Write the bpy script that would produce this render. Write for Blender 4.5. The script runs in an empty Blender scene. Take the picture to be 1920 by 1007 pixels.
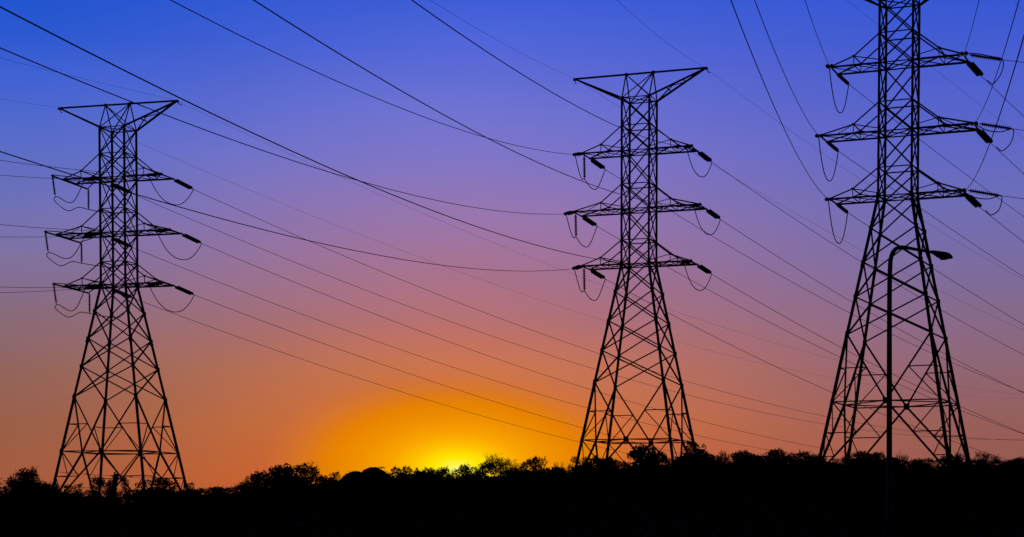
import bpy, math, random
import numpy as np
from mathutils import Vector, Matrix

SC = bpy.context.scene
COL = SC.collection
R = math.radians

# ------------------------------------------------------------------ camera
cam_d = bpy.data.cameras.new("camera")
cam = bpy.data.objects.new("camera", cam_d)
COL.objects.link(cam)
cam.location = (0, 0, 1.6)
PITCH = 0.0421                                       # the camera looks a little down; the lens is shifted up
cam.rotation_euler = (R(90) - PITCH, 0, 0)
cam_d.sensor_width = 36
FPX, HORIZON, PXW = 3500.0, 990.0, 1920.0          # focal length and horizon row of the photograph
cam_d.lens = 36 * FPX / PXW
cam_d.shift_y = (HORIZON + FPX * math.tan(PITCH) - 503.5) / PXW
cam_d.clip_start = 0.5
cam_d.clip_end = 20000
SC.camera = cam

# ------------------------------------------------------------------ sky
SUN_AZ, SUN_EL = (857 - 960) / FPX, (HORIZON - 880) / FPX
world = bpy.data.worlds.new("World")
SC.world = world
world.use_nodes = True
nt = world.node_tree
nt.nodes.clear()


def s2l(c):
    return tuple(((v / 255) / 12.92 if v / 255 <= 0.04045 else ((v / 255 + 0.055) / 1.055) ** 2.4) for v in c)


def nd(kind, **kw):
    n = nt.nodes.new(kind)
    for k, v in kw.items():
        setattr(n, k, v)
    return n


def mth(op, a, b=None, c=None, clamp=False):
    n = nd('ShaderNodeMath', operation=op)
    n.use_clamp = clamp
    for i, v in enumerate((a, b, c)):
        if v is None:
            continue
        if isinstance(v, (int, float)):
            n.inputs[i].default_value = v
        else:
            nt.links.new(v, n.inputs[i])
    return n.outputs[0]


def ramp(fac, stops, interp='LINEAR'):
    n = nd('ShaderNodeValToRGB')
    cr = n.color_ramp
    cr.interpolation = interp
    while len(cr.elements) < len(stops):
        cr.elements.new(0.5)
    for e, (p, c) in zip(cr.elements, stops):
        e.position = p
        e.color = (*s2l(c), 1)
    nt.links.new(fac, n.inputs[0])
    return n.outputs[0]


def mixc(fac, a, b, mode='MIX'):
    n = nd('ShaderNodeMix', data_type='RGBA', blend_type=mode)
    for sock, v in ((n.inputs[0], fac), (n.inputs[6], a), (n.inputs[7], b)):
        if isinstance(v, (int, float)):
            sock.default_value = v
        elif isinstance(v, tuple):
            sock.default_value = v
        else:
            nt.links.new(v, sock)
    return n.outputs[2]


tc = nd('ShaderNodeTexCoord')
sep = nd('ShaderNodeSeparateXYZ')
nt.links.new(tc.outputs['Generated'], sep.inputs[0])
dx, dy, dz = sep.outputs
hor = mth('SQRT', mth('ADD', mth('MULTIPLY', dx, dx), mth('MULTIPLY', dy, dy)))
elev = mth('DIVIDE', dz, mth('MAXIMUM', hor, 0.001))         # tangent of the elevation
azim = mth('ARCTAN2', dx, dy)
daz = mth('SUBTRACT', azim, SUN_AZ)
EM = 0.34                                                     # elevation at the end of the ramps
pos = mth('DIVIDE', elev, EM, clamp=True)


def stops(rows):
    return sorted([(max(0.0, min(1.0, (HORIZON - y) / FPX / EM)), c) for y, c in rows])


CENTRE = [(960, (222, 100, 30)), (880, (222, 104, 36)), (800, (218, 112, 44)), (740, (213, 115, 58)), (690, (207, 117, 74)), (640, (195, 113, 95)),
          (600, (182, 112, 113)), (510, (169, 114, 142)), (400, (152, 118, 175)), (300, (128, 118, 200)), (200, (108, 114, 210)),
          (100, (82, 102, 216)), (0, (58, 92, 214)), (-140, (22, 66, 190))]
LEFT = [(960, (150, 82, 56)), (900, (164, 91, 62)), (800, (154, 95, 74)), (700, (145, 100, 93)), (600, (136, 107, 125)), (500, (126, 112, 160)),
        (400, (108, 112, 184)), (300, (88, 108, 200)), (200, (66, 98, 208)), (100, (40, 88, 210)), (0, (18, 82, 208)), (-140, (8, 60, 180))]
RIGHT = [(960, (138, 80, 70)), (880, (150, 89, 78)), (800, (150, 94, 90)), (700, (142, 100, 116)), (600, (134, 106, 140)), (500, (120, 108, 164)),
         (400, (108, 108, 182)), (300, (94, 102, 196)), (200, (80, 96, 204)), (100, (64, 90, 208)), (0, (44, 84, 210)), (-140, (16, 60, 180))]
c_col = ramp(pos, stops(CENTRE))
l_col = ramp(pos, stops(LEFT))
r_col = ramp(pos, stops(RIGHT))
lw = nd('ShaderNodeMapRange', interpolation_type='SMOOTHSTEP')
nt.links.new(daz, lw.inputs[0])
lw.inputs[1].default_value = -0.25
lw.inputs[2].default_value = 0.03
rw = nd('ShaderNodeMapRange', interpolation_type='SMOOTHSTEP')
nt.links.new(daz, rw.inputs[0])
rw.inputs[1].default_value = -0.03
rw.inputs[2].default_value = 0.29
col = mixc(lw.outputs[0], l_col, c_col)
col = mixc(rw.outputs[0], col, r_col)
# the glow round the setting sun: a flattened halo
gx = mth('DIVIDE', daz, 0.085)
gy = mth('DIVIDE', mth('SUBTRACT', elev, SUN_EL), 0.043)
gr = mth('SQRT', mth('ADD', mth('MULTIPLY', gx, gx), mth('MULTIPLY', gy, gy)))
gpos = mth('DIVIDE', gr, 1.6, clamp=True)
GLOW = [(0.0, (255, 250, 140)), (0.035, (255, 244, 70)), (0.08, (255, 233, 12)), (0.12, (255, 220, 0)), (0.18, (254, 190, 0)), (0.26, (248, 164, 0)),
        (0.37, (238, 144, 0)), (0.50, (228, 129, 0)), (0.58, (221, 121, 10)), (0.8, (211, 113, 50)), (1.0, (206, 109, 62))]
g_col = ramp(gpos, GLOW)
gm = nd('ShaderNodeMapRange', interpolation_type='SMOOTHSTEP')
nt.links.new(gr, gm.inputs[0])
gm.inputs[1].default_value = 0.8
gm.inputs[2].default_value = 1.3
gm.inputs[3].default_value = 1.0
gm.inputs[4].default_value = 0.0
col = mixc(gm.outputs[0], col, g_col)
# faint unevenness of the air
no = nd('ShaderNodeTexNoise')
no.inputs['Scale'].default_value = 9.0
no.inputs['Detail'].default_value = 2.0
mp = nd('ShaderNodeMapping')
mp.inputs['Scale'].default_value = (1, 1, 3.0)
nt.links.new(tc.outputs['Generated'], mp.inputs[0])
nt.links.new(mp.outputs[0], no.inputs['Vector'])
var = mth('MULTIPLY_ADD', no.outputs[0], 0.10, 0.95)
cmb = nd('ShaderNodeCombineColor')
for i in range(3):
    nt.links.new(var, cmb.inputs[i])
col = mixc(1.0, col, cmb.outputs[0], 'MULTIPLY')
# dusk: the sky goes night-dark overhead and away from the sunset
up = nd('ShaderNodeMapRange', interpolation_type='SMOOTHSTEP')
nt.links.new(elev, up.inputs[0])
up.inputs[1].default_value = 0.29
up.inputs[2].default_value = 0.6
side = nd('ShaderNodeMapRange', interpolation_type='SMOOTHSTEP')
nt.links.new(mth('ABSOLUTE', daz), side.inputs[0])
side.inputs[1].default_value = 0.42
side.inputs[2].default_value = 1.5
dark = mth('MAXIMUM', up.outputs[0], side.outputs[0])
col = mixc(dark, col, (0.0012, 0.0016, 0.006, 1))
bg = nd('ShaderNodeBackground')
nt.links.new(col, bg.inputs[0])
bg.inputs[1].default_value = 1.0
# a trace of physical twilight under the coloured air
sky = nd('ShaderNodeTexSky')
sky.sky_type = 'NISHITA'
sky.sun_disc = False
sky.sun_elevation = SUN_EL
sky.sun_rotation = SUN_AZ
bg2 = nd('ShaderNodeBackground')
nt.links.new(sky.outputs[0], bg2.inputs[0])
bg2.inputs[1].default_value = 0.0004
add = nd('ShaderNodeAddShader')
nt.links.new(bg.outputs[0], add.inputs[0])
nt.links.new(bg2.outputs[0], add.inputs[1])
wo = nd('ShaderNodeOutputWorld')
nt.links.new(add.outputs[0], wo.inputs[0])

sun_d = bpy.data.lights.new("sun", 'SUN')
sun_d.energy = 0.35
sun_d.angle = R(0.5)
sun_d.color = (1.0, 0.62, 0.25)
sun = bpy.data.objects.new("sun", sun_d)
COL.objects.link(sun)
sd = Vector((math.sin(SUN_AZ) * math.cos(SUN_EL), math.cos(SUN_AZ) * math.cos(SUN_EL), math.sin(SUN_EL)))
sun.rotation_euler = sd.to_track_quat('Z', 'Y').to_euler()
sun.location = (0, 300, 120)

SC.cycles.sample_clamp_direct = 4.0
SC.cycles.sample_clamp_indirect = 2.0
vs = SC.view_settings
vs.view_transform = 'Standard'
vs.look = 'None'
vs.exposure = 0
vs.gamma = 1

# ------------------------------------------------------------------ materials


def mat(name, base, rough=0.7, metal=0.0, var=0.3, scale=3.0, spec=0.3):
    m = bpy.data.materials.new(name)
    m.use_nodes = True
    t = m.node_tree
    p = t.nodes['Principled BSDF']
    p.inputs['Roughness'].default_value = rough
    p.inputs['Metallic'].default_value = metal
    p.inputs['Specular IOR Level'].default_value = spec
    c = t.nodes.new('ShaderNodeTexCoord')
    n = t.nodes.new('ShaderNodeTexNoise')
    n.inputs['Scale'].default_value = scale
    n.inputs['Detail'].default_value = 4
    t.links.new(c.outputs['Object'], n.inputs['Vector'])
    r = t.nodes.new('ShaderNodeValToRGB')
    r.color_ramp.elements[0].position = 0.3
    r.color_ramp.elements[1].position = 0.7
    r.color_ramp.elements[0].color = (*[v * (1 - var) for v in base], 1)
    r.color_ramp.elements[1].color = (*[v * (1 + var) for v in base], 1)
    t.links.new(n.outputs[0], r.inputs[0])
    t.links.new(r.outputs[0], p.inputs['Base Color'])
    return m


M_STEEL = mat('weathered_steel', (0.11, 0.10, 0.115), 0.85, spec=0.1)
M_WIRE = mat('conductor', (0.09, 0.08, 0.09), 1.0, scale=20, spec=0.0)
M_INS = mat('insulator_glaze', (0.06, 0.04, 0.035), 0.55)
M_LAMP = mat('lamp_paint', (0.09, 0.09, 0.11), 0.6)
M_LENS = mat('lamp_lens', (0.12, 0.12, 0.12), 0.4)
M_WOOD = mat('old_wood', (0.06, 0.045, 0.035), 0.9)
M_BARK = mat('bark', (0.045, 0.035, 0.028), 0.95)
M_LEAF = mat('foliage', (0.04, 0.05, 0.025), 0.9, scale=1.5, spec=0.1)
M_LEAF2 = mat('autumn_foliage', (0.065, 0.055, 0.03), 0.9, scale=1.5, spec=0.1)
M_EARTH = mat('earth', (0.05, 0.045, 0.03), 1.0, scale=0.3, spec=0.0)
M_CONC = mat('concrete', (0.2, 0.2, 0.19), 0.9)


def tag(o, label=None, cat=None, group=None, kind=None):
    for k, v in (('label', label), ('category', cat), ('group', group), ('kind', kind)):
        if v:
            o[k] = v
    return o


class MB:
    """collects bars, tubes and plates for one mesh"""

    def __init__(self):
        self.v, self.f = [], []

    def _add(self, v, f):
        o = len(self.v)
        self.v.extend(v)
        self.f.extend([[i + o for i in q] for q in f])

    def angle(self, p, q, w):
        """an L-section steel member"""
        p, q = Vector(p), Vector(q)
        d = (q - p).normalized()
        ref = Vector((0, 0, 1)) if abs(d.z) < 0.9 else Vector((1, 0.2, 0))
        a = d.cross(ref).normalized()
        b = d.cross(a).normalized()
        t = 0.28 * w
        prof = [(0, 0), (w, 0), (w, t), (t, t), (t, w), (0, w)]
        c = 0.42 * w
        v = []
        for e in (p, q):
            for (x, y) in prof:
                v.append(tuple(e + a * (x - c) + b * (y - c)))
        f = [[i, (i + 1) % 6, 6 + (i + 1) % 6, 6 + i] for i in range(6)]
        f += [[0, 3, 2, 1], [0, 5, 4, 3], [6, 7, 8, 9], [6, 9, 10, 11]]
        self._add(v, f)

    def tube(self, pts, rad, n=6, caps=True):
        pts = [Vector(p) for p in pts]
        rads = rad if isinstance(rad, (list, tuple)) else [rad] * len(pts)
        v, f = [], []
        prev = None
        for i, p in enumerate(pts):
            d = (pts[min(i + 1, len(pts) - 1)] - pts[max(i - 1, 0)]).normalized()
            if prev is None:
                ref = Vector((0, 0, 1)) if abs(d.z) < 0.9 else Vector((1, 0, 0))
                a = d.cross(ref).normalized()
            else:
                a = (prev - d * prev.dot(d)).normalized()
            prev = a
            b = d.cross(a)
            for k in range(n):
                t = 2 * math.pi * k / n
                v.append(tuple(p + (a * math.cos(t) + b * math.sin(t)) * rads[i]))
        for i in range(len(pts) - 1):
            for k in range(n):
                f.append([i * n + k, i * n + (k + 1) % n, (i + 1) * n + (k + 1) % n, (i + 1) * n + k])
        if caps:
            f.append(list(range(n))[::-1])
            f.append([(len(pts) - 1) * n + k for k in range(n)])
        self._add(v, f)

    def lathe_x(self, prof, n=10, off=(0, 0, 0)):
        v, f = [], []
        for (x, r) in prof:
            for k in range(n):
                t = 2 * math.pi * k / n
                v.append((x + off[0], r * math.cos(t) + off[1], r * math.sin(t) + off[2]))
        for i in range(len(prof) - 1):
            for k in range(n):
                f.append([i * n + k, i * n + (k + 1) % n, (i + 1) * n + (k + 1) % n, (i + 1) * n + k])
        f.append(list(range(n))[::-1])
        f.append([(len(prof) - 1) * n + k for k in range(n)])
        self._add(v, f)

    def box(self, c, s, ax=None):
        c = Vector(c)
        X, Y, Z = ax or (Vector((1, 0, 0)), Vector((0, 1, 0)), Vector((0, 0, 1)))
        v = []
        for i in (-1, 1):
            for j in (-1, 1):
                for k in (-1, 1):
                    v.append(tuple(c + X * (i * s[0] / 2) + Y * (j * s[1] / 2) + Z * (k * s[2] / 2)))
        self._add(v, [[0, 1, 3, 2], [4, 6, 7, 5], [0, 4, 5, 1], [2, 3, 7, 6], [0, 2, 6, 4], [1, 5, 7, 3]])

    def mesh(self, name, m, smooth=False):
        me = bpy.data.meshes.new(name)
        me.from_pydata(self.v, [], self.f)
        me.materials.append(m)
        if smooth:
            me.polygons.foreach_set('use_smooth', [True] * len(me.polygons))
        me.update()
        return me


def obj(name, me, parent=None, mw=None):
    o = bpy.data.objects.new(name, me)
    COL.objects.link(o)
    if parent is not None:
        o.parent = parent
    if mw is not None:
        o.matrix_local = mw
    return o


def empty(name, loc, rz=0):
    o = bpy.data.objects.new(name, None)
    COL.objects.link(o)
    o.location = loc
    o.rotation_euler = (0, 0, rz)
    o.empty_display_size = 1
    return o


# ------------------------------------------------------------------ ground


def sm(a, b, x):
    t = min(1, max(0, (x - a) / (b - a)))
    return t * t * (3 - 2 * t)


BANK = [((px - 960) / FPX * 168, 1.6 + (HORIZON - py) / FPX * 168) for px, py in ((-900, 956), (-200, 956), (0, 956), (200, 952), (380, 942), (480, 924), (600, 912), (740, 904), (900, 902), (1060, 893), (1240, 888), (1400, 880),
                                                                     (1550, 880), (1700, 884), (1920, 886), (2200, 886), (2900, 890))]


def ground(x, y):
    """level by the camera, climbing to a bank that carries the wood and the pylons"""
    xs = x * 168 / max(60.0, y)
    h = BANK[0][1] if xs <= BANK[0][0] else BANK[-1][1]
    for (a, ha), (b, hb) in zip(BANK, BANK[1:]):
        if a < xs <= b:
            h = ha + (hb - ha) * (xs - a) / (b - a)
    t = min(1.0, max(0.0, (y - 22) / 138))
    z = (h - 0.3) * t ** 1.35
    return z + 0.2 * math.sin(x * 0.21 + 1.3) * math.sin(y * 0.13) * sm(60, 120, y)


gx_ = [-6000, -3000, -1200, -600, -300] + list(range(-200, 201, 5)) + [300, 600, 1200, 3000, 6000]
gy_ = [-3000, -1000, -300, -100] + list(range(-40, 361, 5)) + [420, 520, 700, 1000, 2000, 4000, 7000]
gv = [(x, y, ground(x, y)) for y in gy_ for x in gx_]
nx = len(gx_)
gf = [(j * nx + i, j * nx + i + 1, (j + 1) * nx + i + 1, (j + 1) * nx + i) for j in range(len(gy_) - 1) for i in range(nx - 1)]
gm_ = bpy.data.meshes.new('ground')
gm_.from_pydata(gv, [], gf)
gm_.materials.append(M_EARTH)
gm_.polygons.foreach_set('use_smooth', [True] * len(gm_.polygons))
tag(obj('ground', gm_), kind='structure')

# ------------------------------------------------------------------ transmission towers
S = 1.6                       # metres per model unit (half the width of the tower body)
LV = dict(sh=29.7745, pk=31.6009, u1=27.8476, a1=26.0763, a2=21.9942, a3=18.1354, kn=9.7322, be=5.6879)
LV['u2'] = LV['a2'] + 1.76
LV['u3'] = LV['a3'] + 1.70
LA = {1: 3.9672, 2: 4.595, 3: 3.9612}
LT, E_ = 4.7444, 0.9995
WK, WB = 2.4963, 3.2003
TW = [dict(X=-29.4316, Y=140.8244, yaw=-0.2589, h=-0.0), dict(X=9.023, Y=133.3833, yaw=-0.3487, h=0.4996), dict(X=23.3847, Y=113.9784, yaw=-0.3982, h=1.8731)]
FOOT = 1.25                   # level of the feet in model units
NS = ((-1, -1), (-1, 1), (1, 1), (1, -1))     # legs in order round the tower


def half(z):
    if z >= LV['a3']:
        return 1.0
    if z >= LV['kn']:
        t = (LV['a3'] - z) / (LV['a3'] - LV['kn'])
        return 1 + t * (WK - 1)
    t = (LV['kn'] - z) / (LV['kn'] - LV['be'])
    return WK + t * (WB - WK)


def P(s, t, z):
    return Vector((s * S, t * S, (z - FOOT) * S))


def leg_pt(i, z):
    w = half(z)
    return P(NS[i][0] * w, NS[i][1] * w, z)


def lerp(a, b, t):
    return a + (b - a) * t


TOWER_MESH = {}


def tower_meshes():
    for i in range(4):
        b = MB()
        b.angle(leg_pt(i, LV['a3']), leg_pt(i, LV['sh']), 0.231)
        b.angle(leg_pt(i, LV['a3']), leg_pt(i, LV['kn']), 0.30)
        b.angle(leg_pt(i, LV['kn']), leg_pt(i, FOOT - 0.35), 0.33)
        for z in (LV['a3'], LV['kn'], LV['be'], (LV['a3'] + LV['kn']) / 2):       # splice plates
            b.angle(leg_pt(i, z - 0.16), leg_pt(i, z + 0.16), 0.341)
        TOWER_MESH['leg', i] = b.mesh('leg', M_STEEL)
    # upper body lattice
    b = MB()
    lv = [LV[k] for k in ('a3', 'u3', 'a2', 'u2', 'a1', 'u1', 'sh')]
    for i in range(4):
        j = (i + 1) % 4
        for k in range(6):
            b.angle(leg_pt(i, lv[k]), leg_pt(j, lv[k + 1]), 0.126)
            b.angle(leg_pt(j, lv[k]), leg_pt(i, lv[k + 1]), 0.126)
        for k in range(7):
            b.angle(leg_pt(i, lv[k]), leg_pt(j, lv[k]), 0.114)
    for k in (0, 2, 4, 6):
        b.angle(leg_pt(0, lv[k]), leg_pt(2, lv[k]), 0.09)
        b.angle(leg_pt(1, lv[k]), leg_pt(3, lv[k]), 0.09)
    TOWER_MESH['upper'] = b.mesh('body_lattice', M_STEEL)
    # splayed lattice
    b = MB()
    n = 4
    zs = [LV['a3'] + (LV['kn'] - LV['a3']) * t for t in (0, 0.235, 0.48, 0.73, 1.0)]
    for i in range(4):
        j = (i + 1) % 4
        for k in range(n):
            b.angle(leg_pt(i, zs[k]), leg_pt(j, zs[k + 1]), 0.144)
            b.angle(leg_pt(j, zs[k]), leg_pt(i, zs[k + 1]), 0.144)
    for i in range(4):
        for z in zs[1:]:
            c = leg_pt(i, z)
            nrm = Vector((NS[i][0], NS[i][1], 0)).normalized()
            b.box(c, (0.34, 0.34, 0.42))
    TOWER_MESH['splay'] = b.mesh('splayed_lattice', M_STEEL)
    # lower lattice: V braces meeting at the belt, with their secondary members
    b = MB()
    zk, zb, zf = LV['kn'], LV['be'], FOOT
    for i in range(4):
        j = (i + 1) % 4
        mid = (leg_pt(i, zb) + leg_pt(j, zb)) / 2
        for a in (i, j):
            top, bel, foot = leg_pt(a, zk), leg_pt(a, zb), leg_pt(a, zf)
            b.angle(top, mid, 0.174)
            q = lerp(top, mid, 0.5)
            b.angle(q, lerp(top, bel, 0.5), 0.102)
            b.angle(q, bel, 0.102)
            b.angle(lerp(top, mid, 0.25), lerp(top, bel, 0.25), 0.084) if False else None
            b.angle(mid, foot, 0.198)
            q = lerp(mid, foot, 0.42)
            m2 = lerp(bel, foot, 0.42)
            b.angle(q, m2, 0.102)
            b.angle(q, bel, 0.102)
            q2 = lerp(mid, foot, 0.74)
            m3 = lerp(bel, foot, 0.74)
            b.angle(q2, m3, 0.096)
            b.angle(q2, m2, 0.096)
    TOWER_MESH['lower'] = b.mesh('lower_lattice', M_STEEL)
    b = MB()
    mids = []
    for i in range(4):
        j = (i + 1) % 4
        b.angle(leg_pt(i, zb), leg_pt(j, zb), 0.12)
        mids.append((leg_pt(i, zb) + leg_pt(j, zb)) / 2)
    for i in range(4):
        b.angle(mids[i], mids[(i + 1) % 4], 0.102)
    TOWER_MESH['belt'] = b.mesh('belt_frame', M_STEEL)
    for i in range(4):
        b = MB()
        if i % 2:
            b.box(mids[i], (0.58, 0.06, 0.62))
        else:
            b.box(mids[i], (0.06, 0.58, 0.62))
        TOWER_MESH['gusset', i] = b.mesh('gusset_plate', M_STEEL)
    for i in range(4):
        b = MB()
        f = leg_pt(i, FOOT)
        b.tube([f + Vector((0, 0, -1.4)), f + Vector((0, 0, -0.15)), f + Vector((0, 0, 0.05))], [0.45, 0.45, 0.38], 12)
        TOWER_MESH['footing', i] = b.mesh('footing', M_CONC)
    # crossarms
    for k in (1, 2, 3):
        z, zu, L = LV['a%d' % k], LV['u%d' % k], LA[k]
        for s in (-1, 1):
            b, h = MB(), MB()
            sn = 2.55
            near = {}
            for t in (-1, 1):
                root, tip = P(s, t, z), P(s * L, t * E_, z)
                b.angle(root, tip, 0.18)
                post = P(s * sn, t, z)
                node = P(s * sn, t, z + 0.53)
                h.angle(P(s, t, zu), node, 0.132)
                h.angle(node, tip + Vector((0, 0, 0.05)), 0.132)
                h.angle(post, node, 0.084)
                h.angle(node, P(s, t, z + 0.18), 0.084)
                h.box(node, (0.3, 0.07, 0.22))
                h.angle(node, P(s * (L + sn) / 2, t, z), 0.072) if k == 2 else None
                near[t] = (root, post, tip, node)
            for q in (1, 2):
                b.angle(near[-1][q], near[1][q], 0.12 if q == 2 else 0.07)
            h.angle(near[-1][3], near[1][3], 0.084)
            b.angle(near[-1][0], near[1][1], 0.084)
            b.angle(near[1][0], near[-1][1], 0.084)
            b.angle(near[-1][1], near[1][2], 0.084)
            b.angle(near[1][1], near[-1][2], 0.084)
            for t in (-1, 1):
                b.box(near[t][2], (0.3, 0.2, 0.16))
            TOWER_MESH['arm', k, s] = b.mesh('crossarm', M_STEEL)
            TOWER_MESH['hanger', k, s] = h.mesh('hanger', M_STEEL)
            # outrigger beam that holds the jumper strings clear
            b = MB()
            if s == -1:
                b.angle(P(s * L + s * 0.05, -2.8, z - 0.06), P(s * L + s * 0.05, 2.9, z - 0.06), 0.16)
                for t in (-1, 1):
                    b.angle(P(s * L, t * 2.8, z), P(s * sn, t, z), 0.09)
                TOWER_MESH['outrigger', k] = b.mesh('outrigger_beam', M_STEEL)
    # earth wire arms and the head frame
    b = MB()
    pk = {s: P(s, 0, LV['pk']) for s in (-1, 1)}
    for s in (-1, 1):
        for t in (-1, 1):
            b.angle(P(s, t, LV['sh']), pk[s], 0.144)
            b.angle(P(-s, t, LV['sh']), pk[s], 0.102)
        b.box(pk[s], (0.3, 0.2, 0.3))
    TOWER_MESH['head'] = b.mesh('head_frame', M_STEEL)
    b = MB()
    b.angle(P(-LT - 0.15, 0, LV['pk']), P(LT + 0.15, 0, LV['pk']), 0.18)
    TOWER_MESH['top_beam'] = b.mesh('top_beam', M_STEEL)
    for s in (-1, 1):
        b = MB()
        tip = P(s * LT, 0, LV['pk'] - 0.04)
        c = {t: P(s, t, LV['sh']) for t in (-1, 1)}
        for t in (-1, 1):
            b.angle(c[t], tip, 0.19)
        for q in (0.3, 0.6):
            b.angle(lerp(c[-1], tip, q), lerp(c[1], tip, q), 0.102)
        b.angle(c[1], lerp(c[-1], tip, 0.45), 0.102)
        b.angle(lerp(c[-1], tip, 0.3), lerp(c[1], tip, 0.6), 0.09)
        b.box(tip + Vector((s * 0.12, 0, -0.05)), (0.4, 0.14, 0.2))
        b.tube([tip + Vector((s * 0.1, 0.05, -0.1)), tip + Vector((s * 0.22, 0.6, -0.32)), tip + Vector((s * 0.3, 1.0, -0.25))], 0.05, 6)
        TOWER_MESH['earth', s] = b.mesh('earth_wire_arm', M_STEEL)


tower_meshes()
TL = ["dark lattice pylon at the left with ribbed insulators hanging in pairs from its left arms",
      "dark lattice pylon standing just right of the setting sun, between the other two pylons",
      "largest dark lattice pylon directly behind the street lamp, its head out of the photo"]


def make_tower(t):
    g = TW[t]
    root = empty('lattice_pylon', (g['X'] * S, g['Y'] * S, (FOOT + g['h']) * S + 1.6), g['yaw'])
    tag(root, TL[t], 'pylon', 'lattice pylons of the power line')
    T = TOWER_MESH
    for i in range(4):
        l = obj('leg', T['leg', i], root)
        obj('footing', T['footing', i], l)
    obj('body_lattice', T['upper'], root)
    obj('splayed_lattice', T['splay'], root)
    lo = obj('lower_lattice', T['lower'], root)
    be = obj('belt_frame', T['belt'], root)
    for i in range(4):
        obj('gusset_plate', T['gusset', i], be)
    for k in (1, 2, 3):
        for s in (-1, 1):
            a = obj('crossarm', T['arm', k, s], root)
            obj('hanger', T['hanger', k, s], a)
            if t == 0 and s == -1:
                obj('outrigger_beam', T['outrigger', k], a)
    h = obj('head_frame', T['head'], root)
    obj('top_beam', T['top_beam'], root)
    for s in (-1, 1):
        obj('earth_wire_arm', T['earth', s], root)
    return root


for t in range(3):
    make_tower(t)


def W(t, a, b, z):
    """a point of tower t's frame (model units) in the world"""
    g = TW[t]
    c, s = math.cos(g['yaw']), math.sin(g['yaw'])
    return Vector(((g['X'] + a * c - b * s) * S, (g['Y'] + a * s + b * c) * S, (z + g['h']) * S + 1.6))


# ------------------------------------------------------------------ insulators


def disc_string(L, off, x0=0.0, pitch=0.2, r=0.135):
    b = MB()
    n = max(4, int(round(L / pitch)))
    p = L / n
    prof = [(x0 - 0.02, 0.03)]
    for i in range(n):
        x = x0 + i * p
        prof += [(x + 0.02 * p, r * 0.42), (x + 0.28 * p, r * 0.5), (x + 0.40 * p, r), (x + 0.62 * p, r * 0.97), (x + 0.70 * p, r * 0.45), (x + 0.98 * p, r * 0.42)]
    prof.append((x0 + L + 0.02, 0.03))
    b.lathe_x(prof, 10, off)
    return b.mesh('disc_string', M_INS, False)


INS_CACHE = {}


def twin_parts(L):
    key = round(L, 2)
    if key in INS_CACHE:
        return INS_CACHE[key]
    link = 0.42
    ds = [disc_string(L - 2 * link, (0, o, 0), link, 0.17, 0.185) for o in (-0.2, 0.2)]
    ys = []
    for x, sg in ((link - 0.1, 1), (L - link + 0.1, -1)):
        b = MB()
        b.tube([(x - sg * (link - 0.1), 0, 0), (x, 0, 0)], 0.05, 6)
        v = [(x - sg * 0.12, -0.06, -0.04), (x - sg * 0.12, 0.06, -0.04), (x + sg * 0.06, 0.32, -0.04), (x + sg * 0.06, -0.32, -0.04)]
        b._add(v + [(p[0], p[1], 0.04) for p in v], [[3, 2, 1, 0], [4, 5, 6, 7], [0, 1, 5, 4], [1, 2, 6, 5], [2, 3, 7, 6], [3, 0, 4, 7]])
        ys.append(b.mesh('yoke_plate', M_STEEL))
    INS_CACHE[key] = (ds, ys)
    return ds, ys


def single_parts(L, r=0.14):
    key = (round(L, 2), round(r, 3))
    if key in INS_CACHE:
        return INS_CACHE[key]
    d = disc_string(L - 0.4, (0, 0, 0), 0.2, r=r, pitch=0.19)
    fs = []
    for x0, x1 in ((0, 0.2), (L - 0.2, L)):
        b = MB()
        b.tube([(x0, 0, 0), (x1, 0, 0)], 0.035, 6)
        b.box(((x0 + x1) / 2, 0, 0), (0.1, 0.12, 0.12))
        fs.append(b.mesh('clamp', M_STEEL))
    INS_CACHE[key] = (d, fs)
    return d, fs


def orient(o, p, d):
    d = d.normalized()
    y = Vector((0, 0, 1)).cross(d)
    if y.length < 1e-3:
        y = Vector((0, 1, 0))
    y.normalize()
    z = d.cross(y)
    m = Matrix((d, y, z)).transposed().to_4x4()
    m.translation = p
    o.matrix_world = m
    o.rotation_euler = m.to_euler()
    o.location = p


def twin_insulator(p, d, L, label):
    r = empty('insulator_string', (0, 0, 0))
    orient(r, p, d)
    tag(r, label, 'insulator', 'strain insulator strings of the pylons')
    ds, ys = twin_parts(L)
    for m in ds:
        obj('disc_string', m, r)
    for m in ys:
        obj('yoke_plate', m, r)
    return r


def single_insulator(p, d, L, label, group, r=0.14):
    o = empty('insulator_string', (0, 0, 0))
    orient(o, p, d)
    tag(o, label, 'insulator', group)
    dm, fs = single_parts(L, r)
    obj('disc_string', dm, o)
    for m in fs:
        obj('clamp', m, o)
    return o


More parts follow.
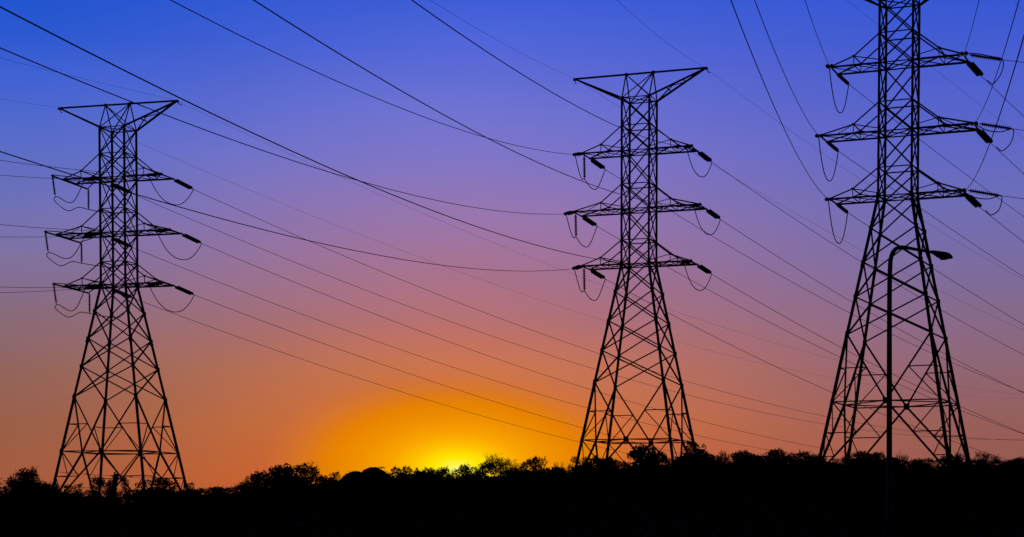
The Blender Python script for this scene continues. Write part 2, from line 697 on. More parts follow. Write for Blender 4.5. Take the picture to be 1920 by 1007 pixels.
# ------------------------------------------------------------------ cables
# heading, slope at the pylon and curvature (per thousand) of every span
WIRES = {"I1L1": [-1.7632, -0.1788, 0.8539], "I1L2": [-1.7626, -0.1771, 0.8614], "I1L3": [-1.7652, -0.1641, 0.7923], "I1R1": [-1.7627, -0.1739, 0.8642], "I1R2": [-1.7599, -0.1696, 0.9293], "I1R3": [-1.7636, -0.1593, 0.8463], "I1GL": [-1.7638, -0.1546, 0.1326], "I1GR": [-1.7614, -0.1393, 0.1427], "I2L1": [-1.7818, -0.1879, 0.7647], "I2L2": [-1.7892, -0.1777, 0.784], "I2L3": [-1.7967, -0.1632, 0.7594], "I2R1": [-1.7631, -0.1944, 0.5794], "I2R2": [-1.796, -0.1751, 0.75], "I2R3": [-1.8114, -0.1615, 0.8041], "I2GL": [-1.7887, -0.1576, 0.582], "I2GR": [-1.7869, -0.1787, 0.7109], "I3L1": [-1.7795, -0.1529, 0.7984], "I3L2": [-1.7755, -0.1582, 0.8243], "I3L3": [-1.7811, -0.1404, 0.8722], "I3R1": [-1.7791, -0.1709, 0.868], "I3R2": [-1.7849, -0.1823, 0.8719], "I3R3": [-1.7836, -0.1748, 0.8369], "O1R1": [0.8779, -0.2182, 0.8272], "O1L1": [0.8714, -0.2192, 0.8458], "O1R2": [0.8746, -0.2162, 0.8295], "O1L2": [0.8744, -0.2177, 0.8327], "O1R3": [0.872, -0.2105, 0.7722], "O1L3": [0.8723, -0.2133, 0.8288], "O1GR": [0.8734, -0.1986, 0.7124], "O1GL": [0.8756, -0.1982, 0.7218], "O2R1": [0.7463, -0.3363, 1.4315], "O2R2": [0.7463, -0.3282, 1.5246], "O2R3": [0.7398, -0.312, 1.4703], "O2L1": [0.7423, -0.3291, 1.4642], "O2L2": [0.7297, -0.3204, 1.3822], "O2L3": [0.7323, -0.3072, 1.4056], "O2GR": [0.7533, -0.3278, 1.4852], "O2GL": [0.7308, -0.3055, 1.1108], "O3L1": [1.0226, -0.0893, 0.336], "O3L2": [1.023, -0.0915, 0.2396], "O3L3": [1.0271, -0.0993, 0.2763], "O3R1": [1.0245, -0.0904, 0.4094], "O3R2": [1.0325, -0.1024, 0.3809], "O3R3": [1.0292, -0.0986, 0.3778], "O3GL": [1.0167, -0.0553, 0.0973], "O3GR": [1.033, -0.0714, 0.1167]}
SPAN = {'I1': 210, 'I2': 235, 'I3': 260, 'O1': 255, 'O2': 232, 'O3': 240}
STR_L = {'I1': 2.6, 'I2': 2.8, 'I3': 2.0, 'O1': 2.05, 'O2': 1.65, 'O3L': 1.8, 'O3R': 2.5}
TN = ["left pylon", "middle pylon", "right pylon"]
LVN = {1: 'top', 2: 'middle', 3: 'bottom'}
LIVE = {}                     # where each conductor leaves its insulator


def wire_pts(p0, th, m, k, s0, s1):
    n = 90
    pts = []
    for i in range(n + 1):
        s = s0 + (s1 - s0) * (i / n) ** 1.25
        pts.append(Vector((p0.x + S * s * math.cos(th), p0.y + S * s * math.sin(th), p0.z + S * (m * s + k * 1e-3 * s * s))))
    return pts


def cable(name, pts, r, label, cat, group, n=6):
    b = MB()
    b.tube(pts, r, n)
    o = obj(name, b.mesh(name, M_WIRE, True))
    return tag(o, label, cat, group)


R_COND, R_EARTH, R_JUMP = 0.029, 0.012, 0.05
for key, (th, m, k) in WIRES.items():
    inc, t, n = key[0] == 'I', int(key[1]) - 1, key[2:]
    st = key[:2]
    side = 'left' if 'L' in n else 'right'
    s = -1 if side == 'left' else 1
    tt = -1 if inc else 1
    if inc:
        way = 'running off left' if t == 0 else ('rising up left' if not (t == 2 and s == 1) else 'rising steeply')
    else:
        way = 'sloping down right'
    if n[0] == 'G':
        p0 = W(t, s * LT, 0, LV['pk'])
        cable('earth_wire', wire_pts(p0, th, m, k, 0, SPAN[st]), R_EARTH,
              f"hair-thin earth wire {way} from {side} end of the {TN[t]}'s top beam", 'earth wire', 'earth wires above the power lines')
        continue
    lev = int(n[1])
    if t == 0 and s == -1:
        p0 = W(t, -1.12, tt, LV['a%d' % lev] - 0.08)
    else:
        p0 = W(t, s * LA[lev], tt * E_, LV['a%d' % lev])
    L = STR_L.get(st + n[0], STR_L.get(st))
    d = Vector((math.cos(th), math.sin(th), m - 0.04)).normalized()
    where = f"{LVN[lev]} {side} crossarm of the {TN[t]}"
    if inc:
        lb = f"dark insulator string seen end-on at the {where}" if t == 2 else f"foreshortened dark insulator string pointing left at the {where}"
    else:
        lb = f"black insulator string slanting down right at the {where}"
    ls = L * S
    if t == 2 and not inc and s == -1:
        single_insulator(p0, d, ls, lb, 'strain insulator strings of the pylons', 0.19)
    else:
        twin_insulator(p0, d, ls, lb)
    start = p0 + d * ls
    LIVE[key] = start
    pts = wire_pts(p0, th, m, k, L, SPAN[st])
    off = start - pts[0]
    pts = [p + off * max(0, 1 - i / 25) for i, p in enumerate(pts)]
    cable('power_cable', pts, 0.027 if inc else R_COND, f"power cable {way} from the {where}", 'power cable', 'power cables between the pylons')


def spline(ctrl, n=14):
    c = [ctrl[0] * 2 - ctrl[1]] + list(ctrl) + [ctrl[-1] * 2 - ctrl[-2]]
    out = []
    for i in range(1, len(c) - 2):
        a, b, d, e = c[i - 1], c[i], c[i + 1], c[i + 2]
        for q in range(n):
            t = q / n
            out.append(0.5 * ((2 * b) + (d - a) * t + (2 * a - 5 * b + 4 * d - e) * t * t + (3 * b - a - 3 * d + e) * t ** 3))
    out.append(c[-2])
    return out


def sag(p, q, dep, n=22):
    out = []
    for i in range(n + 1):
        t = i / n
        w = p + (q - p) * t
        x = 2 * t - 1
        out.append(w + Vector((0, 0, -dep * (1 - abs(x) ** 2.3))))
    return out


JG = 'jumper loops under the crossarms'
for t in range(3):
    for k in (1, 2, 3):
        z = LV['a%d' % k]
        for side, s in (('L', -1), ('R', 1)):
            a, b = LIVE[f'I{t+1}{side}{k}'], LIVE[f'O{t+1}{side}{k}']
            sn = 'left' if s < 0 else 'right'
            lb = f"thin jumper cable looping below the {LVN[k]} {sn} crossarm of the {TN[t]}"
            HG = 'jumper insulator strings hanging at the crossarms'
            if t == 0 and s < 0:
                h1, h2 = W(t, -LA[k], -2.75, z), W(t, -LA[k], 2.85, z)
                d1 = (Vector((0.12, 0.03, -1))).normalized()
                single_insulator(h1 - Vector((0, 0, 0.05)), d1, 2.45, f"ribbed insulator hanging from outer end of {LVN[k]} left crossarm of left pylon", HG, 0.165)
                single_insulator(h2 - Vector((0, 0, 0.05)), Vector((0, 0, -1)), 2.55, f"ribbed insulator hanging nearer the body at {LVN[k]} left crossarm of left pylon", HG, 0.165)
                e1, e2 = h1 + d1 * 2.5, h2 + Vector((0, 0, -2.6))
                m1 = lerp(a, e1, 0.55) + Vector((0, 0, -1.6))
                c = [a, lerp(a, m1, 0.55) + Vector((0, 0, -0.75)), m1, e1 + Vector((0.2, 0.1, -0.05)), e1 + Vector((-0.1, 0.05, -0.55)), lerp(e1, e2, 0.35) + Vector((0, 0, -1.15)), lerp(e1, e2, 0.7) + Vector((0, 0, -0.2)), e2,
                     lerp(e2, b, 0.35) + Vector((0, 0, -1.0)), lerp(e2, b, 0.72) + Vector((0, 0, -1.7)), b]
                cable('jumper_cable', spline(c), R_JUMP, lb, 'jumper cable', JG)
            elif t == 1 and s < 0:
                h = W(t, -LA[k], -0.45, z)
                single_insulator(h - Vector((0, 0, 0.05)), Vector((0.02, 0, -1)).normalized(), 2.7, f"ribbed insulator hanging straight down at {LVN[k]} left crossarm of middle pylon", HG, 0.19)
                e = h + Vector((0.05, 0, -2.75))
                c = [a, lerp(a, e, 0.45) + Vector((0, 0, -0.75)), lerp(a, e, 0.78) + Vector((-0.05, 0, -0.62)), e, lerp(e, b, 0.3) + Vector((0, 0, -1.15)), lerp(e, b, 0.62) + Vector((0, 0, -1.0)), b]
                c[4].z = e.z - 0.75
                c[5].z = e.z - 0.55
                cable('jumper_cable', spline(c), R_JUMP, lb, 'jumper cable', JG)
            elif t == 2 and s > 0:
                h = W(t, LA[k] + 0.3, -0.75, z)
                d = Vector((0.95, -0.2, -0.2)).normalized()
                Ls = 3.15
                single_insulator(h, d, Ls, f"ribbed insulator held out sideways at {LVN[k]} right crossarm of right pylon", 'sideways insulator strings of the right pylon', 0.215)
                e = h + d * Ls
                cable('tap_cable', [e + Vector((0.97 * q, -0.2 * q, -0.17 * q + 0.0012 * q * q)) for q in [i * 2.0 for i in range(0, 46)]], R_COND,
                      f"cable leaving sideways from the {LVN[k]} right crossarm of the right pylon", 'tap cable', 'tap cables of the right pylon')
                up = 0.14 if k == 1 else -0.45
                mid = [lerp(a, e, 0.33) + Vector((0, 0, up)), lerp(a, e, 0.7) + Vector((0, 0, up * 0.9))]
                th, m, kk = WIRES[f'O3R{k}']
                p0 = W(t, LA[k], E_, z)
                f = p0 + Vector((math.cos(th), math.sin(th), m)) * (S * 3.7)
                drop = [e + Vector((0.0, 0.5, -1.1)), lerp(e, f, 0.75) + Vector((0.25, 0.2, -0.75)), f]
                cable('jumper_cable', spline([a] + mid + [e] + drop), R_JUMP, lb, 'jumper cable', JG)
            else:
                dep = {0: 2.55, 1: 2.35, 2: 3.6}[t]
                cable('jumper_cable', sag(a, b, dep), R_JUMP, lb, 'jumper cable', JG)

# ------------------------------------------------------------------ street lamp


def at(px, py, y):
    """the world point that lies y metres ahead in the direction of a picture point"""
    T = math.tan(PITCH)
    a = (HORIZON + FPX * T - py) / FPX
    z = y * (a - T) / (1 + a * T)
    d = y * math.cos(PITCH) - z * math.sin(PITCH)
    return Vector(((px - 960) / FPX * d, y, 1.6 + z))


LY = 70.0
base = at(1667.5, 989.5, LY)
gz = ground(base.x, LY)
lamp = empty('street_lamp', (base.x, LY, gz))
tag(lamp, "unlit street lamp on a tall bent pole standing in front of the right pylon", 'street lamp')
toL = lambda px, py, dy=0.0: at(px, py, LY) - Vector((base.x, LY, gz)) + Vector((0, dy, 0))
b = MB()
cl = [toL(1667.5, 989.5) * 0, toL(1667.5, 780), toL(1667.8, 560), toL(1669.0, 500), toL(1670.6, 484), toL(1674.5, 473), toL(1680.5, 466.5), toL(1689, 463.8), toL(1700, 464.5),
      toL(1722, 468.5), toL(1750, 473.2)]
cl[0] = Vector((0, 0, -0.3))
rr = [0.115, 0.104, 0.092, 0.088, 0.086, 0.084, 0.08, 0.074, 0.066, 0.056, 0.048]
sp = spline(cl, 8)
rs = []
for i in range(len(sp)):
    q = i / 8
    j = min(int(q), len(rr) - 2)
    rs.append(rr[j] + (rr[j + 1] - rr[j]) * (q - j))
b.tube(sp, rs, 16)
obj('pole', b.mesh('pole', M_LAMP, True), lamp)
b = MB()
b.box((0, 0, 0.02), (0.42, 0.42, 0.05))
for sx in (-1, 1):
    for sy in (-1, 1):
        b.tube([(sx * 0.16, sy * 0.16, 0), (sx * 0.16, sy * 0.16, 0.12)], 0.02, 8)
obj('base_plate', b.mesh('base_plate', M_LAMP), lamp)
# cobra head: lofted along its length
secs = [(1743.5, 469.8, 474.4, 0.05), (1748, 469.6, 476.2, 0.075), (1750.5, 469.4, 477.8, 0.10), (1754, 469.9, 479.8, 0.14), (1758.5, 470.6, 483.0, 0.165), (1765, 471.4, 485.3, 0.175), (1773, 472.6, 486.0, 0.17),
        (1779, 474.6, 485.9, 0.15), (1783.5, 478.0, 485.4, 0.11), (1786.2, 481.6, 484.4, 0.05)]
b = MB()
v, f = [], []
n = 16
for (px, y0, y1, hw) in secs:
    top, bot = toL(px, y0), toL(px, y1)
    c = (top + bot) / 2
    hh = (top - bot).length / 2
    for q in range(n):
        a = 2 * math.pi * q / n
        sx = math.copysign(abs(math.cos(a)) ** 0.75, math.cos(a))
        sz = math.copysign(abs(math.sin(a)) ** 0.75, math.sin(a))
        v.append((c.x, c.y + hw * sx, c.z + hh * sz))
for i in range(len(secs) - 1):
    for q in range(n):
        f.append([i * n + q, i * n + (q + 1) % n, (i + 1) * n + (q + 1) % n, (i + 1) * n + q])
f.append(list(range(n))[::-1])
f.append([(len(secs) - 1) * n + q for q in range(n)])
b._add(v, f)
head = obj('lamp_head', b.mesh('lamp_head', M_LAMP, True), lamp)
b = MB()
p = toL(1769, 485.8)
pr = []
for i in range(7):
    a = i / 6 * math.pi / 2
    pr.append((0.16 * math.cos(a), 0.035 * math.sin(a)))
vv, ff = [], []
for (r_, dz_) in pr:
    for q in range(14):
        a = 2 * math.pi * q / 14
        vv.append((p.x + r_ * math.cos(a), p.y + r_ * 0.8 * math.sin(a), p.z - dz_))
for i in range(len(pr) - 1):
    for q in range(14):
        ff.append([i * 14 + q, i * 14 + (q + 1) % 14, (i + 1) * 14 + (q + 1) % 14, (i + 1) * 14 + q])
b._add(vv, ff)
obj('lens', b.mesh('lens', M_LENS, True), head)

# ------------------------------------------------------------------ leaning post and its cable


def leg_world(i, z):
    w = half(z)
    return W(0, NS[i][0] * w, NS[i][1] * w, z)



PY = 186.0
p1, p0_ = at(219.0, 885.5, PY), at(209.0, 935, PY)
pb = Vector((p0_.x - 0.25, PY, ground(p0_.x, PY) - 0.4))
post = empty('leaning_post', (pb.x, pb.y, pb.z))
tag(post, "short thick wooden post leaning right among shrubs below the left pylon", 'post')
b = MB()
top = p1 - pb
b.tube([Vector((0, 0, 0)), top * 0.5, top * 0.97], [0.30, 0.28, 0.25], 14)
obj('shaft', b.mesh('shaft', M_WOOD, True), post)
b = MB()
d = top.normalized()
ring = [top * 0.955 + Vector((0.24 * math.cos(a), 0, 0.22 * math.sin(a))) for a in [math.pi * (0.1 + 0.08 * i) for i in range(11)]]
b.tube(ring, 0.05, 6)
b.box(top * 0.93, (0.58, 0.3, 0.1))
obj('cable_bracket', b.mesh('cable_bracket', M_STEEL), post)
for (A, B, lab) in ((leg_world(0, 4.15), leg_world(2, 3.75), "upper thin wire with small knots strung across the left pylon's legs"),
                    (at(70, 909, 205), at(384, 922, 205), "lower thin wire with small knots passing behind shrubs near the leaning post")):
    b = MB()
    pts = [lerp(A, B, i / 40) + Vector((0, 0, -0.12 * (1 - (i / 20 - 1) ** 2))) for i in range(41)]
    b.tube(pts, 0.022, 5)
    rng = random.Random(len(lab))
    for i in range(8):
        q = pts[rng.randint(2, 38)]
        L_ = rng.uniform(0.15, 0.4)
        b.tube([q - Vector((L_, 0, 0)), q - Vector((L_ * 0.4, 0, -0.02)), q + Vector((L_ * 0.4, 0, 0.01)), q + Vector((L_, 0, 0))], [0.02, 0.08, 0.07, 0.02], 6)
    tag(obj('knotted_wire', b.mesh('knotted_wire', M_WIRE)), lab, 'wire', 'thin wires near the leaning post')

# ------------------------------------------------------------------ trees
rng_np = np.random.default_rng(7)


def leaf_quads(c, size, rng):
    n = len(c)
    a = rng.normal(size=(n, 3))
    a /= np.linalg.norm(a, axis=1)[:, None]
    h = rng.normal(size=(n, 3))
    b = np.cross(a, h)
    b /= np.linalg.norm(b, axis=1)[:, None]
    s = (size * rng.uniform(0.55, 1.3, n))[:, None]
    v = np.stack([c - a * s * 0.9, c - b * s * 0.45 + a * s * 0.1, c + a * s, c + b * s * 0.45 - a * s * 0.05], 1).reshape(-1, 3)
    return v


def mesh_quads(name, v, m, extra=None):
    me = bpy.data.meshes.new(name)
    n = len(v)
    me.vertices.add(n)
    me.vertices.foreach_set('co', v.astype(np.float32).ravel())
    me.loops.add(n)
    me.loops.foreach_set('vertex_index', np.arange(n, dtype=np.int32))
    me.polygons.add(n // 4)
    me.polygons.foreach_set('loop_start', np.arange(0, n, 4, dtype=np.int32))
    me.polygons.foreach_set('loop_total', np.full(n // 4, 4, np.int32))
    me.materials.append(m)
    me.update(calc_edges=True)
    return me


def blob_points(centres, radii, n, rng, shell=0.35):
    k = rng.choice(len(centres), n, p=radii ** 2 / (radii ** 2).sum())
    d = rng.normal(size=(n, 3))
    d /= np.linalg.norm(d, axis=1)[:, None]
    r = radii[k] * (shell + (1 - shell) * rng.random(n) ** 0.5)
    return centres[k] + d * r[:, None] * np.array([1, 1, 0.85])


def crown_dense(seed, full=True):
    """unit crown: one high, one across; leaf clumps in a dome that spreads to the ground, sprigs on the outline"""
    rng = np.random.default_rng(seed)
    n = 38 if full else 30
    u = rng.normal(size=(n, 3))
    u /= np.linalg.norm(u, axis=1)[:, None]
    u *= (0.4 + 0.6 * rng.random(n) ** 0.5)[:, None]
    c = u * np.array([0.36, 0.36, 0.34]) + np.array([rng.normal() * 0.03, 0, 0.52])
    q = n // 4
    c[:q, 0] = rng.uniform(-0.36, 0.36, q)
    c[:q, 1] = rng.uniform(-0.36, 0.36, q)
    c[:q, 2] = rng.uniform(0.05, 0.4, q)
    c[-3:] = np.array([0, 0, 0.78]) + rng.normal(size=(3, 3)) * np.array([0.10, 0.10, 0.03])
    rad = rng.uniform(0.085, 0.17, n) * (1 if full else 0.8)
    pts = [blob_points(c, rad, 4600 if full else 3000, rng)]
    sizes = [0.028 if full else 0.025]
    k = rng.normal(size=(1500, 3))
    k[:, 2] = np.abs(k[:, 2])
    k /= np.linalg.norm(k, axis=1)[:, None]
    if full:
        pts.append(k * rng.random(1500)[:, None] ** 0.4 * np.array([0.37, 0.37, 0.66]))
        sizes.append(0.07)
    else:
        pts.append(k[:600] * rng.random(600)[:, None] ** 0.4 * np.array([0.40, 0.40, 0.38]))
        sizes.append(0.05)
    sp = []
    for _ in range(40 if full else 30):
        i = rng.integers(n)
        d = c[i] - np.array([0, 0, 0.25]) + rng.normal(size=3) * 0.15
        d /= np.linalg.norm(d)
        t = np.linspace(0.5, rng.uniform(1.05, 1.4), 9)[:, None]
        sp.append(c[i] + d * rad[i] * t + rng.normal(size=(9, 3)) * 0.008)
    pts.append(np.concatenate(sp))
    sizes.append(0.022)
    v = np.concatenate([leaf_quads(p, q, rng) for p, q in zip(pts, sizes)])
    v[:, 2] /= np.percentile(v[:, 2], 98.6)
    v[:, :2] *= 0.5 / np.percentile(np.abs(v[:, 0]), 97.0)
    return mesh_quads('crown', v, M_LEAF if full else M_LEAF2)


def crown_smooth(seed):
    """a vine-grown hump with an even, closely leaved surface"""
    rng = np.random.default_rng(seed)
    n = 6500
    a = rng.uniform(0, 2 * math.pi, n)
    z = rng.random(n) ** 1.3
    r = 0.52 * (1 - z) ** 0.5 * (1 - 0.07 * np.sin(3 * a + seed) - 0.05 * np.sin(5 * a + 9 * z)) * (0.78 + 0.22 * rng.random(n) ** 0.3)
    r *= 1 - 0.06 * np.sin(13 * z + seed * 2)
    skew = (0.16 if seed == 1 else -0.10) * (0.4 - z)
    p = np.stack([r * np.cos(a) + skew, r * np.sin(a), z * 0.97], 1)
    tuft = np.stack([0.05 + rng.normal(size=60) * 0.04, rng.normal(size=60) * 0.04, 0.93 + rng.random(60) * 0.07], 1)
    kz = rng.random(2200) * 0.93
    ka = rng.uniform(0, 2 * math.pi, 2200)
    kr = 0.47 * (1 - kz) ** 0.5 * rng.random(2200) ** 0.5
    core = np.stack([kr * np.cos(ka) + (0.16 if seed == 1 else -0.10) * (0.4 - kz), kr * np.sin(ka), kz * 0.95], 1)
    v = np.concatenate([leaf_quads(p, 0.035, rng), leaf_quads(core, 0.09, rng), leaf_quads(tuft, 0.02, rng)])
    return mesh_quads('crown', v, M_LEAF)


def trunk_mesh(seed, bare):
    rng = random.Random(seed)
    b = MB()
    b.tube([(0, 0, -0.06), (0.012, 0, 0.15), (-0.008, 0.01, 0.35), (0.01, 0, 0.6)], [0.045, 0.034, 0.026, 0.014], 8)
    for i in range(7):
        a = rng.uniform(0, 6.28)
        z0 = rng.uniform(0.14, 0.45)
        r_ = rng.uniform(0.16, 0.3)
        e = (r_ * math.cos(a), r_ * math.sin(a), z0 + rng.uniform(0.12, 0.32))
        m_ = (e[0] * 0.45, e[1] * 0.45, z0 + (e[2] - z0) * 0.35)
        b.tube([(0, 0, z0), m_, e], [0.016, 0.011, 0.004], 5)
    return b.mesh('trunk', M_BARK)


def crown_bare(seed, leaves):
    """fine forked twigs with a thin scatter of leaves"""
    rng = random.Random(seed)
    b = MB()
    tips = []

    def grow(p, d, L, r, dep):
        n = 2
        pts = [p]
        q = p
        for i in range(n):
            d = (d + Vector((rng.gauss(0, 0.16), rng.gauss(0, 0.16), rng.gauss(0.03, 0.1)))).normalized()
            q = q + d * (L / n)
            pts.append(q)
        b.tube(pts, [r, r * 0.85, r * 0.65], 3, caps=False)
        if dep == 0:
            tips.append(q)
            return
        for i in range(3 if dep > 1 else 4):
            nd_ = (d + Vector((rng.gauss(0, 0.55), rng.gauss(0, 0.55), rng.gauss(0.12, 0.35)))).normalized()
            grow(lerp(pts[1], q, rng.uniform(0.2, 1)), nd_, L * rng.uniform(0.6, 0.85), r * 0.62, dep - 1)

    for i in range(6):
        a = i / 6 * 6.28 + rng.uniform(-0.4, 0.4)
        grow(Vector((0, 0, rng.uniform(0.1, 0.3))), Vector((math.cos(a) * 0.6, math.sin(a) * 0.6, 1)).normalized(), 0.27, 0.015, 4)
    tv = np.array(b.v)
    z1 = np.percentile(tv[:, 2], 99.8)
    rx = np.percentile(np.abs(tv[:, 0]), 99.5)
    b.v = [(x / rx * 0.5, y / rx * 0.5, z / z1) for x, y, z in b.v]
    me = b.mesh('crown', M_BARK)
    if leaves:
        r2 = np.random.default_rng(seed)
        T = np.array([(t.x / rx * 0.5, t.y / rx * 0.5, t.z / z1) for t in tips])
        idx = r2.integers(len(T), size=leaves)
        lv_ = leaf_quads(T[idx] + r2.normal(size=(leaves, 3)) * 0.02, 0.017, r2)
        o = len(b.v)
        b.v.extend(map(tuple, lv_))
        b.f.extend([[o + 4 * i, o + 4 * i + 1, o + 4 * i + 2, o + 4 * i + 3] for i in range(leaves)])
        me = b.mesh('crown', M_LEAF2)
    return me


CROWNS = {'S': [crown_smooth(1), crown_smooth(2)], 'D': [crown_dense(s) for s in range(20, 29)], 'A': [crown_dense(s, full=False) for s in range(40, 45)],
          'B': [crown_bare(s, 1500) for s in (60, 61, 62)], 'N': [crown_bare(s, 420) for s in (70, 71)]}
TRUNKS = [trunk_mesh(s, False) for s in (80, 81, 82)]
# picture column and row of the top, half width, distance ahead, kind of crown, label
TREES = [
    (49, 882, 27, 190, 'D', "tall dark tree with a pointed top standing at the left edge of the photo"),
    (42, 903, 44, 189, 'D', "broad dark bush spreading round the tall leftmost tree"),
    (86, 908, 24, 191, 'D', "dark bush on the right shoulder of the tall leftmost tree"),
    (10, 936, 30, 186, 'D', "low bush at the left foot of the tall leftmost tree"),
    (122, 911, 27, 188, 'D', "rounded bush covering the left foot of the left pylon"),
    (92, 916, 22, 184, 'D', "small low bush between the tall leftmost tree and the left pylon's foot"),
    (146, 922, 15, 192, 'A', "tiny shrub just right of the left pylon's left foot"),
    (168, 921, 22, 186, 'D', "low dark shrub left of the loose shrub round the leaning post"),
    (186, 897, 22, 200, 'A', "loose leafy shrub just left of the leaning post"),
    (225, 894, 18, 202, 'A', "loose leafy shrub just right of the leaning post"),
    (205, 920, 22, 183, 'D', "low bush in front of the leaning post's base"),
    (252, 927, 22, 186, 'D', "low bush in the gap between the leaning post and the bush at the right foot"),
    (296, 899, 38, 190, 'D', "broad bushy tree under the right side of the left pylon"),
    (345, 909, 20, 194, 'D', "round bush at the right foot of the left pylon"),
    (372, 918, 24, 190, 'D', "low bush just right of the left pylon's right foot"),
    (410, 914, 36, 200, 'D', "flat-topped dark bush in the low dip right of the left pylon"),
    (450, 908, 16, 215, 'B', "faint twiggy shrub at the bottom of the treeline's dip"),
    (484, 894, 22, 225, 'A', "small lacy tree left of the big domed tree in orange sky"),
    (540, 874, 48, 240, 'D', "big domed tree rising between the left pylon and the sunset"),
    (575, 864, 33, 243, 'N', "tall bare-twigged tree behind the big domed tree's right shoulder"),
    (470, 905, 26, 222, 'D', "dark low bush below the small lacy tree"),
    (600, 894, 26, 236, 'D', "low bush under the bare-twigged tree"),
    (626, 888, 17, 240, 'D', "small round tree between bare-twigged tree and smooth humped bushes"),
    (662, 883, 36, 236, 'S', "left and smaller of two smooth humped bushes left of the sunset"),
    (709, 875, 38, 236, 'S', "right and taller of two smooth humped bushes left of the sunset"),
    (754, 878, 24, 245, 'D', "round tree just right of the tallest humped bush"),
    (784, 883, 14, 250, 'D', "tiny rounded tree left of the sun glow"),
    (808, 881, 20, 250, 'D', "small gappy tree under the left of the yellow glow"),
    (831, 878, 20, 252, 'A', "small leafy tree just left of the brightest yellow spot"),
    (846, 880, 9, 254, 'B', "thin shrub right in front of the sun's brightest spot"),
    (875, 875, 24, 250, 'D', "rounded tree just right of the brightest yellow spot"),
    (897, 880, 16, 250, 'A', "thin shrub between the rounded tree and the tall lacy tree"),
    (770, 887, 30, 238, 'D', "low dark bush below the tiny rounded tree"),
    (820, 891, 40, 238, 'D', "low dark bush under the left half of the glow"),
    (893, 889, 40, 238, 'D', "low dark bush under the right half of the glow"),
    (938, 851, 36, 250, 'B', "tall lacy tree just right of the sun, crown open to orange sky"),
    (935, 868, 38, 246, 'A', "leafy lower tree within the tall lacy tree right of the sun"),
    (970, 872, 20, 246, 'B', "thin shrub right of the tall lacy tree"),
    (1004, 859, 28, 246, 'A', "spreading lacy tree midway between sun and middle pylon"),
    (1043, 868, 13, 244, 'B', "left of two feathery saplings beside the middle pylon's left foot"),
    (1057, 867, 12, 244, 'B', "right of two feathery saplings beside the middle pylon's left foot"),
    (985, 880, 50, 236, 'D', "broad low bush below the spreading lacy tree"),
    (1042, 878, 32, 236, 'D', "low bush below the two feathery saplings"),
    (1087, 859, 18, 190, 'D', "bush hiding the left foot of the middle pylon"),
    (1120, 859, 24, 190, 'D', "dark bush between the middle pylon's left legs"),
    (1143, 860, 18, 192, 'D', "dark bush hiding the second foot of the middle pylon"),
    (1169, 866, 14, 190, 'D', "small bush in the low gap under the middle pylon"),
    (1211, 838, 31, 188, 'D', "pointed bushy tree under the middle of the middle pylon"),
    (1248, 861, 18, 188, 'D', "small bush between the two larger trees under the middle pylon"),
    (1299, 834, 38, 186, 'D', "round bushy tree covering the right foot of the middle pylon"),
    (1355, 844, 16, 200, 'N', "bare twiggy tree just right of the middle pylon"),
    (1388, 847, 18, 192, 'D', "small tree right of the bare twiggy tree"),
    (1350, 858, 28, 186, 'D', "low bush under the bare twiggy tree"),
    (1410, 853, 34, 186, 'D', "low dark tree left of the hump between middle and right pylons"),
    (1454, 845, 24, 184, 'D', "dark hump-shaped tree midway between middle and right pylons"),
    (1505, 849, 26, 182, 'D', "bushy tree just left of the right pylon's left foot"),
    (1532, 854, 16, 180, 'D', "small bush at the right pylon's left foot"),
    (1478, 857, 24, 180, 'D', "low bush in the notch left of the right pylon"),
    (1563, 861, 24, 168, 'D', "low bush between the two left legs of the right pylon"),
    (1612, 848, 24, 168, 'D', "bushy tree left of the street lamp pole"),
    (1642, 850, 20, 170, 'D', "bushy tree touching the left side of the street lamp pole"),
    (1692, 846, 18, 176, 'N', "bare twiggy tree just right of the street lamp pole"),
    (1672, 859, 26, 166, 'D', "bush crossing behind the lower street lamp pole"),
    (1725, 861, 24, 168, 'D', "low bush right of the bare tree beside the lamp pole"),
    (1753, 863, 12, 168, 'A', "small round shrub under the right part of the right pylon"),
    (1782, 856, 20, 168, 'D', "bush hiding the third foot of the right pylon"),
    (1795, 848, 17, 172, 'N', "bare twiggy shrub seen between the right pylon's right legs"),
    (1815, 862, 20, 166, 'D', "bush hiding the rightmost foot of the right pylon"),
    (1848, 846, 25, 172, 'B', "open lacy tree right of the right pylon"),
    (1838, 862, 26, 166, 'D', "low bush below the open lacy tree"),
    (1880, 864, 28, 168, 'D', "low flat bush near the right edge of the photo"),
    (1912, 860, 26, 168, 'D', "rounded bush cut by the right edge of the photo"),
]


def place_tree(i, px, py, hw, Y, kind, label, group='trees along the dark skyline'):
    top = at(px, py, Y)
    gz_ = ground(top.x, Y) - 0.1
    H = max(1.2, top.z - gz_)
    wid = 2 * hw / FPX * Y * {'D': 1.16, 'A': 1.1, 'S': 1.35}.get(kind, 1.0)
    rg = random.Random(i * 13 + 5)
    r = empty('tree' if H > 2.2 else 'bush', (top.x, Y, gz_))
    tag(r, label, 'tree' if H > 2.2 else 'bush', group)
    m = Matrix.LocRotScale(Vector((0, 0, 0)), None, Vector((wid, wid, H)))
    rot = Matrix.Rotation(rg.uniform(0, 6.28), 4, 'Z')
    c = obj('crown', CROWNS[kind][i % len(CROWNS[kind])], r)
    c.scale = (wid, wid, H)
    c.rotation_euler = (0, 0, rg.uniform(0, 6.28) if kind != 'S' else 0)
    tk = obj('trunk', TRUNKS[i % 3], r)
    tk.scale = (max(wid, H * 0.6) * 0.8, max(wid, H * 0.6) * 0.8, H)
    tk.rotation_euler = (0, 0, rg.uniform(0, 6.28))
    return r


for i, row in enumerate(TREES):
    place_tree(i, *row)

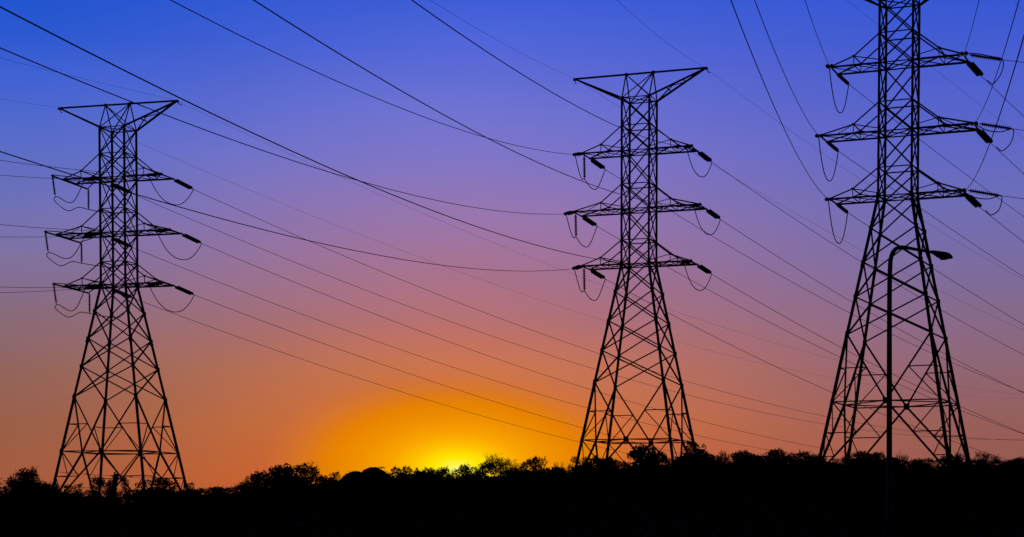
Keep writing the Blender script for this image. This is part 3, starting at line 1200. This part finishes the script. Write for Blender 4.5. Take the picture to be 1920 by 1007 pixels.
# ------------------------------------------------------------------ undergrowth on the slope
rg = np.random.default_rng(3)
N = 70000
Yv = 48 + 128 * rg.random(N) ** 0.55
Xv = rg.uniform(-0.40, 0.40, N) * (Yv + 25)
Zg = np.array([ground(x, y) for x, y in zip(Xv, Yv)])
bump = 0.35 + 0.65 * (np.sin(Xv * 0.9 + np.sin(Yv * 0.3) * 2) * np.sin(Yv * 0.43 + Xv * 0.2) * 0.5 + 0.5)
Z = Zg + rg.random(N) * bump * np.clip((230 - Yv) / 130, 0.4, 1.0) * 0.6
v = leaf_quads(np.stack([Xv, Yv, Z], 1), 0.24, rg)
tag(obj('undergrowth', mesh_quads('undergrowth', v, M_LEAF)), "black mass of undergrowth covering the slope below the treeline", 'undergrowth', kind='stuff')
